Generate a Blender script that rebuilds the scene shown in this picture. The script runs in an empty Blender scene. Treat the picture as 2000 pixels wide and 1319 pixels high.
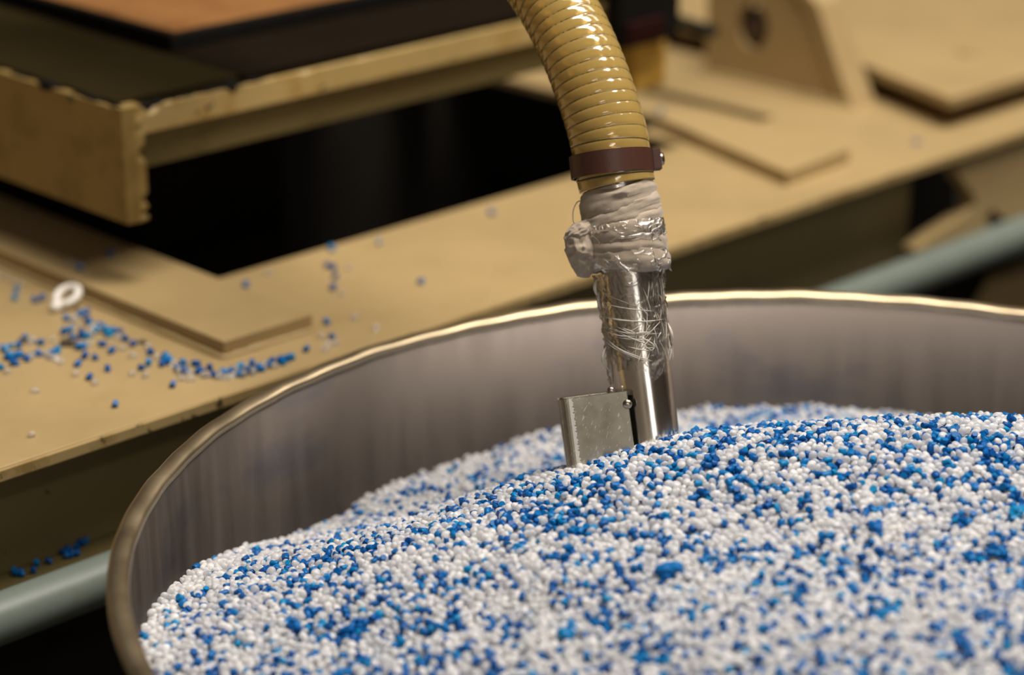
import bpy, bmesh, math, random
import numpy as np
from mathutils import Vector, Matrix

random.seed(7)
rng = np.random.default_rng(7)
scene = bpy.context.scene
COL = scene.collection

# ------------------------------------------------------------------ camera
# World axes follow the machine table: +X runs along its front edge, +Y away from it.
# The steel tub stands at the origin, its rim 0.75 m above the floor.
FPX = 4600.0
PITCH, YAW = math.radians(20.72), math.radians(44.4)
RIM_Z = 0.75
CAM_UP = 0.557
rt = np.array([math.cos(YAW), -math.sin(YAW), 0.0])
fh = np.array([math.sin(YAW), math.cos(YAW), 0.0])
CAM = -(rt * 0.327 + fh * 2.104) * CAM_UP + np.array([0, 0, RIM_Z + CAM_UP])
fw = fh * math.cos(PITCH) - np.array([0, 0, math.sin(PITCH)])
upv = fh * math.sin(PITCH) + np.array([0, 0, math.cos(PITCH)])

cam_data = bpy.data.cameras.new('camera')
cam = bpy.data.objects.new('camera', cam_data)
COL.objects.link(cam)
cam.location = CAM
cam.rotation_euler = (math.pi / 2 - PITCH, 0, -YAW)
cam_data.sensor_width = 36.0
cam_data.lens = 36.0 * FPX / 2000.0
cam_data.clip_start = 0.02
cam_data.dof.use_dof = True
cam_data.dof.focus_distance = 1.385
cam_data.dof.aperture_fstop = 3.1
scene.camera = cam

# ------------------------------------------------------------------ light
world = bpy.data.worlds.new('hall')
scene.world = world
world.use_nodes = True
bgn = world.node_tree.nodes['Background']
bgn.inputs[0].default_value = (1.0, 0.86, 0.70, 1)
bgn.inputs[1].default_value = 0.035


def area(name, loc, target, sx, sy, power, col):
    d = bpy.data.lights.new(name, 'AREA')
    d.shape = 'RECTANGLE'
    d.size, d.size_y, d.energy, d.color = sx, sy, power, col
    o = bpy.data.objects.new(name, d)
    COL.objects.link(o)
    o.location = loc
    o.rotation_euler = (Vector(target) - Vector(loc)).to_track_quat('-Z', 'Y').to_euler()
    return o


area('overhead_light', (0.55, -0.15, 3.3), (0.3, 0.2, 0.75), 0.6, 2.0, 118, (1.0, 0.93, 0.85))
area('overhead_light', (2.3, -0.15, 3.3), (2.0, 0.2, 0.75), 0.6, 2.0, 30, (1.0, 0.92, 0.83))
area('hall_window', (-1.45, -2.95, 1.95), (0.0, 0.2, 0.80), 0.95, 0.8, 5.5, (1.0, 0.97, 0.93))
area('overhead_light', (-3.2, -3.4, 3.7), (-3.2, -3.4, 0), 2.0, 0.5, 38, (1.0, 0.92, 0.83))  # added unseen lamp, brightens the walls that the wand reflects

scene.cycles.max_bounces = 9
scene.view_settings.view_transform = 'Standard'
scene.view_settings.look = 'None'
scene.view_settings.gamma = 1.0
scene.view_settings.exposure = 0.0
scene.view_settings.use_curve_mapping = False


# ------------------------------------------------------------------ helpers
def ray(px, py):
    return rt * (px - 1000) / FPX - upv * (py - 659.5) / FPX + fw


def at(px, py, z):
    d = ray(px, py)
    return CAM + d * ((z - CAM[2]) / d[2])


def aty(px, py, y):
    d = ray(px, py)
    return CAM + d * ((y - CAM[1]) / d[1])


def atx(px, py, x):
    d = ray(px, py)
    return CAM + d * ((x - CAM[0]) / d[0])


def atd(px, py, depth):
    return CAM + ray(px, py) * depth


def prj(P):
    q = np.atleast_2d(P) - CAM
    d = q @ fw
    return np.stack([1000 + FPX * (q @ rt) / d, 659.5 - FPX * (q @ upv) / d, d], 1)


def tag(o, label=None, cat=None, group=None, kind=None):
    if label: o['label'] = label
    if cat: o['category'] = cat
    if group: o['group'] = group
    if kind: o['kind'] = kind
    return o


def empty(name, loc=(0, 0, 0)):
    o = bpy.data.objects.new(name, None)
    COL.objects.link(o)
    o.location = [float(c) for c in loc]
    o.empty_display_size = 0.02
    return o


def link_mesh(name, me, mat, parent=None, smooth=False):
    if mat is not None and not me.materials:
        me.materials.append(mat)
    if smooth:
        me.polygons.foreach_set('use_smooth', [True] * len(me.polygons))
    o = bpy.data.objects.new(name, me)
    COL.objects.link(o)
    if parent is not None:
        o.parent = parent
        o.matrix_parent_inverse = Matrix.Translation(-Vector(parent.location)) if parent.type == 'EMPTY' else Matrix()
    return o


def from_lists(name, verts, faces, mat, parent=None, smooth=False):
    me = bpy.data.meshes.new(name)
    me.from_pydata([tuple(float(c) for c in v) for v in verts], [], faces)
    me.validate()
    bm = bmesh.new(); bm.from_mesh(me)
    bmesh.ops.recalc_face_normals(bm, faces=bm.faces)
    bm.to_mesh(me); bm.free()
    return link_mesh(name, me, mat, parent, smooth)


def from_bm(name, bm, mat, parent=None, smooth=False):
    bmesh.ops.recalc_face_normals(bm, faces=bm.faces)
    me = bpy.data.meshes.new(name)
    bm.to_mesh(me); bm.free()
    return link_mesh(name, me, mat, parent, smooth)


def bm_box(bm, x0, x1, y0, y1, z0, z1, bevel=0.0, seg=2):
    vs = [bm.verts.new(c) for c in ((x0, y0, z0), (x1, y0, z0), (x1, y1, z0), (x0, y1, z0),
                                    (x0, y0, z1), (x1, y0, z1), (x1, y1, z1), (x0, y1, z1))]
    fs = [bm.faces.new([vs[i] for i in f]) for f in
          ((3, 2, 1, 0), (4, 5, 6, 7), (0, 1, 5, 4), (1, 2, 6, 5), (2, 3, 7, 6), (3, 0, 4, 7))]
    if bevel:
        es = list({e for f in fs for e in f.edges})
        bmesh.ops.bevel(bm, geom=es, offset=bevel, segments=seg, affect='EDGES', profile=0.6)


def box(name, x0, x1, y0, y1, z0, z1, mat, parent=None, bevel=0.0015):
    bm = bmesh.new()
    bm_box(bm, x0, x1, y0, y1, z0, z1, bevel)
    return from_bm(name, bm, mat, parent)


def prism(name, pts, axis, a0, a1, mat, parent=None, bevel=0.0, holes=None):
    """extrude a polygon (2-D points) along an axis: 'z' -> (x,y), 'y' -> (x,z), 'x' -> (y,z)"""
    def v3(p, a):
        return {'z': (p[0], p[1], a), 'y': (p[0], a, p[1]), 'x': (a, p[0], p[1])}[axis]
    bm = bmesh.new()
    lo = [bm.verts.new(v3(p, a0)) for p in pts]
    hi = [bm.verts.new(v3(p, a1)) for p in pts]
    n = len(pts)
    if holes is None:
        caps = [bm.faces.new(lo), bm.faces.new(hi[::-1])]
    else:
        for side, a in ((lo, a0), (hi, a1)):
            edges = [bm.edges.new((side[i], side[(i + 1) % n])) for i in range(n)]
            rim = [bm.verts.new(v3(p, a)) for p in holes]
            m = len(rim)
            edges += [bm.edges.new((rim[i], rim[(i + 1) % m])) for i in range(m)]
            bmesh.ops.triangle_fill(bm, edges=edges, use_beauty=True)
            if a == a0: r0 = rim
            else: r1 = rim
        for i in range(len(holes)):
            j = (i + 1) % len(holes)
            bm.faces.new((r0[i], r0[j], r1[j], r1[i]))
    for i in range(n):
        j = (i + 1) % n
        bm.faces.new((lo[i], lo[j], hi[j], hi[i]))
    if bevel:
        es = [e for e in bm.edges if len(e.link_faces) == 2 and e.calc_face_angle(0) > 0.5]
        bmesh.ops.bevel(bm, geom=es, offset=bevel, segments=2, affect='EDGES', profile=0.6)
    return from_bm(name, bm, mat, parent)


def lathe_lists(profile, n, cx=0, cy=0, closed=False):
    V, Fc = [], []
    for (r, z) in profile:
        for k in range(n):
            a = 2 * math.pi * k / n
            V.append((cx + r * math.cos(a), cy + r * math.sin(a), z))
    m = len(profile)
    for i in range(m if closed else m - 1):
        i2 = (i + 1) % m
        for k in range(n):
            k2 = (k + 1) % n
            Fc.append((i * n + k, i * n + k2, i2 * n + k2, i2 * n + k))
    return V, Fc


def frames(pts):
    """parallel-transport frames along a polyline"""
    pts = np.asarray(pts, float)
    t = np.gradient(pts, axis=0)
    t /= np.linalg.norm(t, axis=1)[:, None]
    n = np.cross(t[0], [0.3, 0.9, 0.1]); n /= np.linalg.norm(n)
    N = []
    for k in range(len(pts)):
        n = n - t[k] * (n @ t[k]); n /= np.linalg.norm(n)
        N.append(n.copy())
    N = np.array(N)
    return t, N, np.cross(t, N)


def tube_lists(pts, radius, n=10, cap=True):
    pts = np.asarray(pts, float)
    _, N, B = frames(pts)
    r = np.broadcast_to(np.asarray(radius, float), (len(pts),))
    V, Fc = [], []
    for k in range(len(pts)):
        for j in range(n):
            a = 2 * math.pi * j / n
            V.append(pts[k] + r[k] * (math.cos(a) * N[k] + math.sin(a) * B[k]))
    for k in range(len(pts) - 1):
        for j in range(n):
            j2 = (j + 1) % n
            Fc.append((k * n + j, k * n + j2, (k + 1) * n + j2, (k + 1) * n + j))
    if cap:
        Fc.append(tuple(range(n - 1, -1, -1)))
        Fc.append(tuple(range((len(pts) - 1) * n, len(pts) * n)))
    return V, Fc


def join_lists(parts):
    V, Fc = [], []
    for v, f in parts:
        o = len(V)
        V += list(v)
        Fc += [tuple(i + o for i in q) for q in f]
    return V, Fc


def catmull(P, per=12):
    P = np.asarray(P, float)
    Q = np.vstack([2 * P[0] - P[1], P, 2 * P[-1] - P[-2]])
    out = []
    for i in range(1, len(Q) - 2):
        a, b, c, d = Q[i - 1], Q[i], Q[i + 1], Q[i + 2]
        for t in np.linspace(0, 1, per, endpoint=False):
            out.append(0.5 * (2 * b + (c - a) * t + (2 * a - 5 * b + 4 * c - d) * t * t + (3 * b - a - 3 * c + d) * t ** 3))
    out.append(P[-1])
    return np.array(out)


# value noise for shapes
def vnoise(p, seed=0):
    p = np.asarray(p, float)
    i = np.floor(p).astype(np.int64); f = p - i
    f = f * f * (3 - 2 * f)

    def h(ix, iy, iz):
        n = (ix * 374761393 + iy * 668265263 + iz * 2147483647 + seed * 974634777) & 0xFFFFFFFF
        n = ((n ^ (n >> 13)) * 1274126177) & 0xFFFFFFFF
        return ((n ^ (n >> 16)) & 0xFFFF) / 65535.0
    r = 0
    for dx in (0, 1):
        for dy in (0, 1):
            for dz in (0, 1):
                w = (f[..., 0] if dx else 1 - f[..., 0]) * (f[..., 1] if dy else 1 - f[..., 1]) * (f[..., 2] if dz else 1 - f[..., 2])
                r = r + w * h(i[..., 0] + dx, i[..., 1] + dy, i[..., 2] + dz)
    return r * 2 - 1


# ------------------------------------------------------------------ materials
def new_mat(name):
    m = bpy.data.materials.new(name)
    m.use_nodes = True
    nt = m.node_tree
    return m, nt, nt.nodes['Principled BSDF']


def nd(nt, typ, **kw):
    n = nt.nodes.new(typ)
    for k, v in kw.items():
        setattr(n, k, v)
    return n


def ramp(nt, fac, stops):
    r = nd(nt, 'ShaderNodeValToRGB')
    el = r.color_ramp.elements
    while len(el) < len(stops):
        el.new(0.5)
    for e, (p, c) in zip(el, stops):
        e.position = p
        e.color = (*c, 1) if len(c) == 3 else c
    nt.links.new(fac, r.inputs[0])
    return r.outputs[0]


def noise(nt, scale, detail=4, rough=0.55, vec=None, stretch=None):
    tc = nd(nt, 'ShaderNodeTexCoord')
    src = tc.outputs['Object']
    if stretch:
        mp = nd(nt, 'ShaderNodeMapping')
        mp.inputs['Scale'].default_value = stretch
        nt.links.new(src, mp.inputs[0]); src = mp.outputs[0]
    n = nd(nt, 'ShaderNodeTexNoise')
    n.inputs['Scale'].default_value = scale
    n.inputs['Detail'].default_value = detail
    n.inputs['Roughness'].default_value = rough
    nt.links.new(src, n.inputs['Vector'])
    return n.outputs['Fac']


def mix(nt, fac, a, b, mode='MIX'):
    m = nd(nt, 'ShaderNodeMix', data_type='RGBA', blend_type=mode)
    if hasattr(fac, 'is_linked'): nt.links.new(fac, m.inputs[0])
    else: m.inputs[0].default_value = fac
    for s, v in ((m.inputs[6], a), (m.inputs[7], b)):
        if hasattr(v, 'is_linked'): nt.links.new(v, s)
        else: s.default_value = (*v, 1)
    return m.outputs[2]


def bump(nt, bsdf, h, strength, dist=0.001):
    b = nd(nt, 'ShaderNodeBump')
    b.inputs['Strength'].default_value = strength
    b.inputs['Distance'].default_value = dist
    nt.links.new(h, b.inputs['Height'])
    nt.links.new(b.outputs[0], bsdf.inputs['Normal'])


def painted(name, base, stain, worn, stain_at=0.62, worn_at=0.74, rough=0.42, scale=9, spec=0.35):
    m, nt, b = new_mat(name)
    n1 = noise(nt, scale, 5, 0.6)
    n2 = noise(nt, scale * 7, 6, 0.65)
    n3 = noise(nt, scale * 2.3, 8, 0.7)
    c = mix(nt, ramp(nt, n1, [(0.40, (0, 0, 0)), (0.72, (1, 1, 1))]), base, tuple(x * 0.86 for x in base))
    c = mix(nt, ramp(nt, n3, [(stain_at, (0, 0, 0)), (stain_at + 0.16, (1, 1, 1))]), c, stain)
    c = mix(nt, ramp(nt, n2, [(worn_at, (0, 0, 0)), (worn_at + 0.04, (1, 1, 1))]), c, worn)
    nt.links.new(c, b.inputs['Base Color'])
    b.inputs['Roughness'].default_value = rough
    b.inputs['Specular IOR Level'].default_value = spec
    bump(nt, b, n2, 0.15)
    return m


CREAM = (0.395, 0.280, 0.128)
M_cream = painted('cream_paint', CREAM, (0.33, 0.225, 0.09), (0.12, 0.085, 0.04), 0.58, 0.75)
M_cream_worn = painted('chipped_cream_paint', (0.45, 0.32, 0.125), (0.33, 0.20, 0.045), (0.03, 0.02, 0.01), 0.50, 0.63, 0.45, 9)
M_edge = painted('chipped_edge_paint', (0.42, 0.30, 0.13), (0.30, 0.20, 0.07), (0.025, 0.02, 0.012), 0.50, 0.60, 0.45, 12)
M_shaded_grimy_cream = painted('shaded_grimy_cream_paint', (0.28, 0.19, 0.06), (0.19, 0.12, 0.03), (0.03, 0.022, 0.01), 0.46, 0.66, 0.5, 9)  # grime, plus the shade of the left face darkened into the colour
M_olive = painted('olive_beige_paint', (0.25, 0.195, 0.085), (0.18, 0.13, 0.05), (0.08, 0.06, 0.03), 0.60, 0.68, 0.5)
M_shaded_olive = painted('shade_darkened_olive_paint', (0.13, 0.10, 0.036), (0.09, 0.065, 0.02), (0.03, 0.02, 0.01), 0.55, 0.7, 0.5)  # olive darkened to carry the overhang shade on beam and ledge
M_ochre = painted('ochre_paint', (0.52, 0.32, 0.06), (0.30, 0.17, 0.025), (0.05, 0.03, 0.01), 0.5, 0.62, 0.5, 20)
M_hole_shade = painted('hole_shade_black', (0.014, 0.011, 0.008), (0.010, 0.008, 0.006), (0.02, 0.015, 0.01), 0.55, 0.72, 0.5, 12)  # near-black colour stands in for the shade inside the opening
M_oily_brown = painted('oily_brown_steel', (0.0095, 0.006, 0.0028), (0.007, 0.0045, 0.002), (0.05, 0.035, 0.02), 0.55, 0.72, 0.65, 8, 0.05)
M_oily_olive = painted('oily_olive_steel', (0.022, 0.0155, 0.0045), (0.015, 0.010, 0.003), (0.015, 0.01, 0.006), 0.55, 0.72, 0.65, 8, 0.05)
M_orange = painted('orange_brown_paint', (0.26, 0.118, 0.036), (0.20, 0.085, 0.024), (0.16, 0.08, 0.03), 0.5, 0.75, 0.5, 10)
M_pipe = painted('grey_green_pipe_paint', (0.145, 0.172, 0.145), (0.13, 0.12, 0.085), (0.10, 0.05, 0.03), 0.58, 0.70, 0.4, 12)
M_black = painted('black_rubber', (0.008, 0.007, 0.006), (0.012, 0.009, 0.007), (0.02, 0.015, 0.01), 0.55, 0.7, 0.7, 20, 0.08)
M_black_red = painted('dark_red_casing', (0.020, 0.004, 0.003), (0.010, 0.004, 0.003), (0.03, 0.02, 0.01), 0.55, 0.7, 0.7, 20, 0.08)
M_rod = painted('dark_green_rod', (0.012, 0.014, 0.010), (0.01, 0.01, 0.006), (0.05, 0.04, 0.03), 0.55, 0.7, 0.6, 20, 0.1)
M_bore_fill = painted('bore_fill_brown', (0.10, 0.065, 0.045), (0.07, 0.045, 0.03), (0.03, 0.02, 0.015), 0.55, 0.7, 0.5, 20)
M_floor = painted('dark_concrete', (0.045, 0.040, 0.035), (0.03, 0.025, 0.02), (0.02, 0.018, 0.015), 0.55, 0.7, 0.7, 4)


M_hall = painted('hall_wall_paint', (0.50, 0.43, 0.34), (0.3, 0.25, 0.2), (0.2, 0.17, 0.14), 0.6, 0.75, 0.7, 2)


def metal(name, col, rough, streak=None, scale=30, aniso=0.0, dirt=None, dirt_at=0.55):
    m, nt, b = new_mat(name)
    b.inputs['Metallic'].default_value = 1.0
    n = noise(nt, scale, 5, 0.6, stretch=streak)
    c = mix(nt, n, tuple(x * 0.82 for x in col), tuple(min(1, x * 1.12) for x in col))
    if dirt:
        d = noise(nt, 7, 6, 0.6, stretch=(1, 1, 2.2))
        c = mix(nt, ramp(nt, d, [(dirt_at, (0, 0, 0)), (dirt_at + 0.25, (1, 1, 1))]), c, dirt)
    nt.links.new(c, b.inputs['Base Color'])
    rr = nd(nt, 'ShaderNodeMapRange')
    rr.inputs['To Min'].default_value = rough * 0.75
    rr.inputs['To Max'].default_value = rough * 1.3
    nt.links.new(n, rr.inputs['Value'])
    nt.links.new(rr.outputs[0], b.inputs['Roughness'])
    bump(nt, b, n, 0.05)
    return m


M_tub = metal('brushed_tub_steel', (0.135, 0.113, 0.098), 0.50, (1, 1, 0.10), 60, dirt=(0.068, 0.068, 0.084))
M_rim = metal('rolled_rim_steel', (0.60, 0.48, 0.31), 0.36, None, 25)
M_wand = metal('polished_wand_steel', (0.82, 0.78, 0.73), 0.17, None, 40)
M_plate = metal('scratched_plate_steel', (0.50, 0.475, 0.40), 0.24, None, 60)
M_burr = metal('ground_burr_steel', (0.80, 0.76, 0.70), 0.5, None, 600)
M_bolt = metal('bolt_steel', (0.50, 0.42, 0.34), 0.28, None, 60)

# scratches on the sheet-metal shoe
_m, _nt, _b = M_plate, M_plate.node_tree, M_plate.node_tree.nodes['Principled BSDF']
_tc = nd(_nt, 'ShaderNodeTexCoord')
_sum = None
for _k, _rot in enumerate((0.5, 1.9, 2.6)):
    _mp = nd(_nt, 'ShaderNodeMapping')
    _mp.inputs['Rotation'].default_value = (0.4 * _k, 0.2, _rot)
    _mp.inputs['Scale'].default_value = (14, 260, 60)
    _nt.links.new(_tc.outputs['Object'], _mp.inputs[0])
    _v = nd(_nt, 'ShaderNodeTexNoise')
    _v.inputs['Scale'].default_value = 5.0
    _v.inputs['Detail'].default_value = 1.0
    _nt.links.new(_mp.outputs[0], _v.inputs['Vector'])
    _r = ramp(_nt, _v.outputs['Fac'], [(0.70, (0, 0, 0)), (0.74, (1, 1, 1))])
    _sum = _r if _sum is None else mix(_nt, 1.0, _sum, _r, 'ADD')
_old = _b.inputs['Base Color'].links[0].from_socket
_nt.links.new(mix(_nt, _sum, _old, (0.80, 0.77, 0.72)), _b.inputs['Base Color'])

m, nt, b = new_mat('brown_painted_band')
b.inputs['Base Color'].default_value = (0.066, 0.023, 0.0135, 1)
b.inputs['Roughness'].default_value = 0.42
bump(nt, b, noise(nt, 400, 3), 0.08)
M_band = m

m, nt, b = new_mat('amber_hose_plastic')
n = noise(nt, 40, 4, 0.6)
c = mix(nt, n, (0.74, 0.50, 0.13), (0.80, 0.58, 0.20))
nt.links.new(c, b.inputs['Base Color'])
b.inputs['Roughness'].default_value = 0.12
b.inputs['Transmission Weight'].default_value = 0.6
b.inputs['IOR'].default_value = 1.45
b.inputs['Coat Weight'].default_value = 0.5
b.inputs['Coat Roughness'].default_value = 0.04
M_hose = m

m, nt, b = new_mat('hose_helix_wire')
b.inputs['Base Color'].default_value = (0.07, 0.045, 0.014, 1)
b.inputs['Roughness'].default_value = 0.3
M_wire = m

m, nt, b = new_mat('grey_rag_cloth')
n = noise(nt, 60, 5, 0.6)
n2 = noise(nt, 1400, 2, 0.5)
c = mix(nt, ramp(nt, n, [(0.35, (0, 0, 0)), (0.7, (1, 1, 1))]), (0.43, 0.355, 0.27), (0.31, 0.245, 0.175))
nt.links.new(c, b.inputs['Base Color'])
b.inputs['Roughness'].default_value = 0.85
b.inputs['Sheen Weight'].default_value = 0.2
bump(nt, b, n2, 0.25, 0.0004)
M_rag = m


def film_mat(name, density):
    m, nt, b = new_mat(name)
    nt.nodes.remove(b)
    out = nt.nodes['Material Output']
    tr = nd(nt, 'ShaderNodeBsdfTransparent')
    tr.inputs[0].default_value = (1.0, 0.99, 0.97, 1)
    gl = nd(nt, 'ShaderNodeBsdfGlossy')
    gl.inputs['Roughness'].default_value = 0.12
    gl.inputs['Color'].default_value = (1, 0.97, 0.92, 1)
    df = nd(nt, 'ShaderNodeBsdfTranslucent')
    df.inputs[0].default_value = (0.8, 0.75, 0.68, 1)
    fr = nd(nt, 'ShaderNodeFresnel'); fr.inputs[0].default_value = 1.5
    n = noise(nt, 220, 6, 0.7)
    r = ramp(nt, n, [(0.48, (0, 0, 0)), (0.75, (density,) * 3)])
    m1 = nd(nt, 'ShaderNodeMixShader'); m2 = nd(nt, 'ShaderNodeMixShader')
    nt.links.new(r, m1.inputs[0]); nt.links.new(tr.outputs[0], m1.inputs[1]); nt.links.new(df.outputs[0], m1.inputs[2])
    nt.links.new(fr.outputs[0], m2.inputs[0]); nt.links.new(m1.outputs[0], m2.inputs[1]); nt.links.new(gl.outputs[0], m2.inputs[2])
    nt.links.new(m2.outputs[0], out.inputs[0])
    bp = nd(nt, 'ShaderNodeBump'); bp.inputs['Strength'].default_value = 0.6; bp.inputs['Distance'].default_value = 0.002
    nt.links.new(n, bp.inputs['Height'])
    nt.links.new(bp.outputs[0], gl.inputs['Normal']); nt.links.new(bp.outputs[0], fr.inputs['Normal'])
    return m


M_film = film_mat('clear_cling_film', 0.14)
m, nt, b = new_mat('film_crease')
b.inputs['Base Color'].default_value = (0.86, 0.80, 0.70, 1)
b.inputs['Roughness'].default_value = 0.15
b.inputs['Transmission Weight'].default_value = 0.35
b.inputs['IOR'].default_value = 1.4
M_crease = m


def pellet_white(name='milky_pellet_plastic', clear=1.0, trans=0.38):
    m, nt, b = new_mat(name)
    oi = nd(nt, 'ShaderNodeObjectInfo')
    c = ramp(nt, oi.outputs['Random'], [(0.0, (0.96, 0.95, 0.95)), (0.3, (0.985, 0.98, 0.985)), (0.75, (0.98, 0.975, 0.975)), (1.0, (0.96, 0.945, 0.93))])
    nt.links.new(c, b.inputs['Base Color'])
    tr = ramp(nt, oi.outputs['Random'], [(0.0, (0.20,) * 3), (0.3, (0.65,) * 3), (0.75, (0.45,) * 3), (1.0, (0.10,) * 3)])
    nt.links.new(tr, b.inputs['Transmission Weight'])
    b.inputs['Roughness'].default_value = 0.2
    b.inputs['IOR'].default_value = 1.42
    if clear != 1.0:
        nt.links.remove(b.inputs['Transmission Weight'].links[0])
        b.inputs['Transmission Weight'].default_value = clear
    tl = nd(nt, 'ShaderNodeBsdfTranslucent')
    nt.links.new(c, tl.inputs[0])
    ms = nd(nt, 'ShaderNodeMixShader'); ms.inputs[0].default_value = trans
    nt.links.new(b.outputs[0], ms.inputs[1]); nt.links.new(tl.outputs[0], ms.inputs[2])
    nt.links.new(ms.outputs[0], nt.nodes['Material Output'].inputs[0])
    return m


def pellet_blue():
    m, nt, b = new_mat('blue_pellet_plastic')
    oi = nd(nt, 'ShaderNodeObjectInfo')
    c = ramp(nt, oi.outputs['Random'], [(0.0, (0.0008, 0.066, 0.26)), (0.5, (0.0008, 0.098, 0.33)), (0.85, (0.001, 0.150, 0.40)), (1.0, (0.002, 0.22, 0.45))])
    nt.links.new(c, b.inputs['Base Color'])
    b.inputs['Roughness'].default_value = 0.38
    b.inputs['Specular IOR Level'].default_value = 0.22
    return m


M_pw, M_pb = pellet_white(), pellet_blue()
M_pc = pellet_white('clear_pellet_plastic', 0.85, 0.15)
m, nt, b = new_mat('pellet_mass')
n = noise(nt, 260, 2)
nt.links.new(ramp(nt, n, [(0.45, (0.62, 0.60, 0.60)), (0.6, (0.03, 0.14, 0.45))]), b.inputs['Base Color'])
b.inputs['Roughness'].default_value = 0.8
M_core = m
m, nt, b = new_mat('white_sprue_plastic')
b.inputs['Base Color'].default_value = (0.85, 0.80, 0.72, 1)
b.inputs['Roughness'].default_value = 0.35
M_sprue = m
m, nt, b = new_mat('brown_debris')
b.inputs['Base Color'].default_value = (0.07, 0.05, 0.03, 1)
M_debris = m

# ------------------------------------------------------------------ setting
bm = bmesh.new(); bm_box(bm, -5, 6, -5, 7, -0.05, 0.0)
fl = from_bm('floor', bm, M_floor)
tag(fl, 'dark concrete hall floor', 'floor', kind='structure')
for nm, c6 in (('wall_back', (-5, 6, 7.0, 7.1, 0, 4)), ('wall_right', (6.0, 6.1, -5, 7.1, 0, 4)),
               ('wall_front', (-5, 6, -5.1, -5.0, 0, 4)), ('wall_left', (-5.1, -5.0, -5.1, 7.1, 0, 4))):
    bm = bmesh.new(); bm_box(bm, *c6)
    tag(from_bm(nm, bm, M_hall), 'grey-beige wall of the factory hall', 'wall', kind='structure')

# ------------------------------------------------------------------ machine table
ZT = 0.72
table = empty('machine_table', (0.3, 0.9, 0.0))
tag(table, 'cream painted steel machine table with a long opening behind the steel tub', 'table')


def grid_plate(name, xs, ys, solid, z0, z1, mat, parent):
    V, Fc, idx = [], [], {}

    def v(i, j, k):
        key = (i, j, k)
        if key not in idx:
            idx[key] = len(V); V.append((xs[i], ys[j], (z0, z1)[k]))
        return idx[key]
    nx, ny = len(xs) - 1, len(ys) - 1
    on = lambda i, j: 0 <= i < nx and 0 <= j < ny and solid(i, j)
    for i in range(nx):
        for j in range(ny):
            if not on(i, j): continue
            Fc.append((v(i, j, 1), v(i + 1, j, 1), v(i + 1, j + 1, 1), v(i, j + 1, 1)))
            Fc.append((v(i, j, 0), v(i, j + 1, 0), v(i + 1, j + 1, 0), v(i + 1, j, 0)))
            if not on(i - 1, j): Fc.append((v(i, j, 0), v(i, j, 1), v(i, j + 1, 1), v(i, j + 1, 0)))
            if not on(i + 1, j): Fc.append((v(i + 1, j, 0), v(i + 1, j + 1, 0), v(i + 1, j + 1, 1), v(i + 1, j, 1)))
            if not on(i, j - 1): Fc.append((v(i, j, 0), v(i + 1, j, 0), v(i + 1, j, 1), v(i, j, 1)))
            if not on(i, j + 1): Fc.append((v(i, j + 1, 0), v(i, j + 1, 1), v(i + 1, j + 1, 1), v(i + 1, j + 1, 0)))
    return from_lists(name, V, Fc, mat, parent)


xs = [-0.9, 0.046, 0.590, 0.643, 0.700, 0.722, 1.7]
ys = [0.457, 0.645, 0.70, 1.25, 1.7]
top = grid_plate('table_top', xs, ys, lambda i, j: not (j in (1, 2) and i in (1, 4)) and not (j == 2 and i == 2), ZT - 0.009, ZT, M_cream, table)
bv = top.modifiers.new('bevel', 'BEVEL'); bv.width = 0.0014; bv.segments = 2; bv.limit_method = 'ANGLE'
# worn strip along the front edge (bare, chipped paint)
box('edge_strip', -0.9, 1.7, 0.4552, 0.4572, ZT - 0.0088, ZT - 0.0012, M_edge, top, 0.0006)
prism('rail', [(0.556, 0.495), (0.650, 0.502), (0.652, 0.60), (0.640, 0.690), (0.6085, 0.690)], 'z', ZT, ZT + 0.012, M_cream, table)
for (x0, x1, y0) in ((-0.034, 0.0455, 0.509),):
    box('rail', x0, x1, y0, 1.5, ZT, ZT + 0.012, M_cream, table, 0.001)
    # weld bead round the rail's foot
    pts = []
    for t in np.linspace(0, 1, 60):
        pts.append((x0 - 0.0012, y0 + 0.6 * (1 - t), ZT + 0.0006))
    for t in np.linspace(0.02, 1, 24):
        pts.append((x0 - 0.0012 + (x1 - x0) * t, y0 - 0.0012, ZT + 0.0006))
    pts = np.array(pts); rr = 0.0026 + 0.0009 * vnoise(pts * 130, 3)
    v, f = tube_lists(pts, rr, 7)
    from_lists('weld_bead', v, f, M_cream, table, True)
box('apron', -0.9, 0.741, 0.50, 0.512, 0.600, ZT - 0.009, M_olive, table)
box('ledge', -0.9, -0.08, 0.466, 0.50, 0.617, 0.6265, M_shaded_olive, table)
box('dark_panel', -0.9, 1.7, 1.10, 1.112, 0.02, ZT - 0.009, M_hole_shade, table)  # added black panel, paints the depth of the opening dark
box('dark_panel', -0.9, 1.7, 0.53, 0.54, 0.02, 0.60, M_hole_shade, table)
for (x, y) in ((-0.85, 0.56), (1.6, 0.56), (-0.85, 1.6), (1.6, 1.6)):
    box('leg', x - 0.03, x + 0.03, y - 0.03, y + 0.03, 0.0, ZT - 0.009, M_olive, table)

# side bracket under the table's right half, with a curved cut-out
poly = [(1893, 300), (1960, 275), (2120, 215), (2120, 395), (1995, 432), (1962, 428), (1938, 408), (1925, 425), (1935, 446),
        (1850, 482), (1795, 512), (1790, 488), (1822, 462), (1858, 440), (1888, 420), (1907, 400), (1902, 378), (1880, 352), (1868, 330)]
P = [aty(px, py, 0.462) for px, py in poly]
P2 = [(p[0], min(p[2], ZT - 0.010)) for p in P]
prism('side_bracket', P2, 'y', 0.462, 0.478, M_cream, table)

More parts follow.
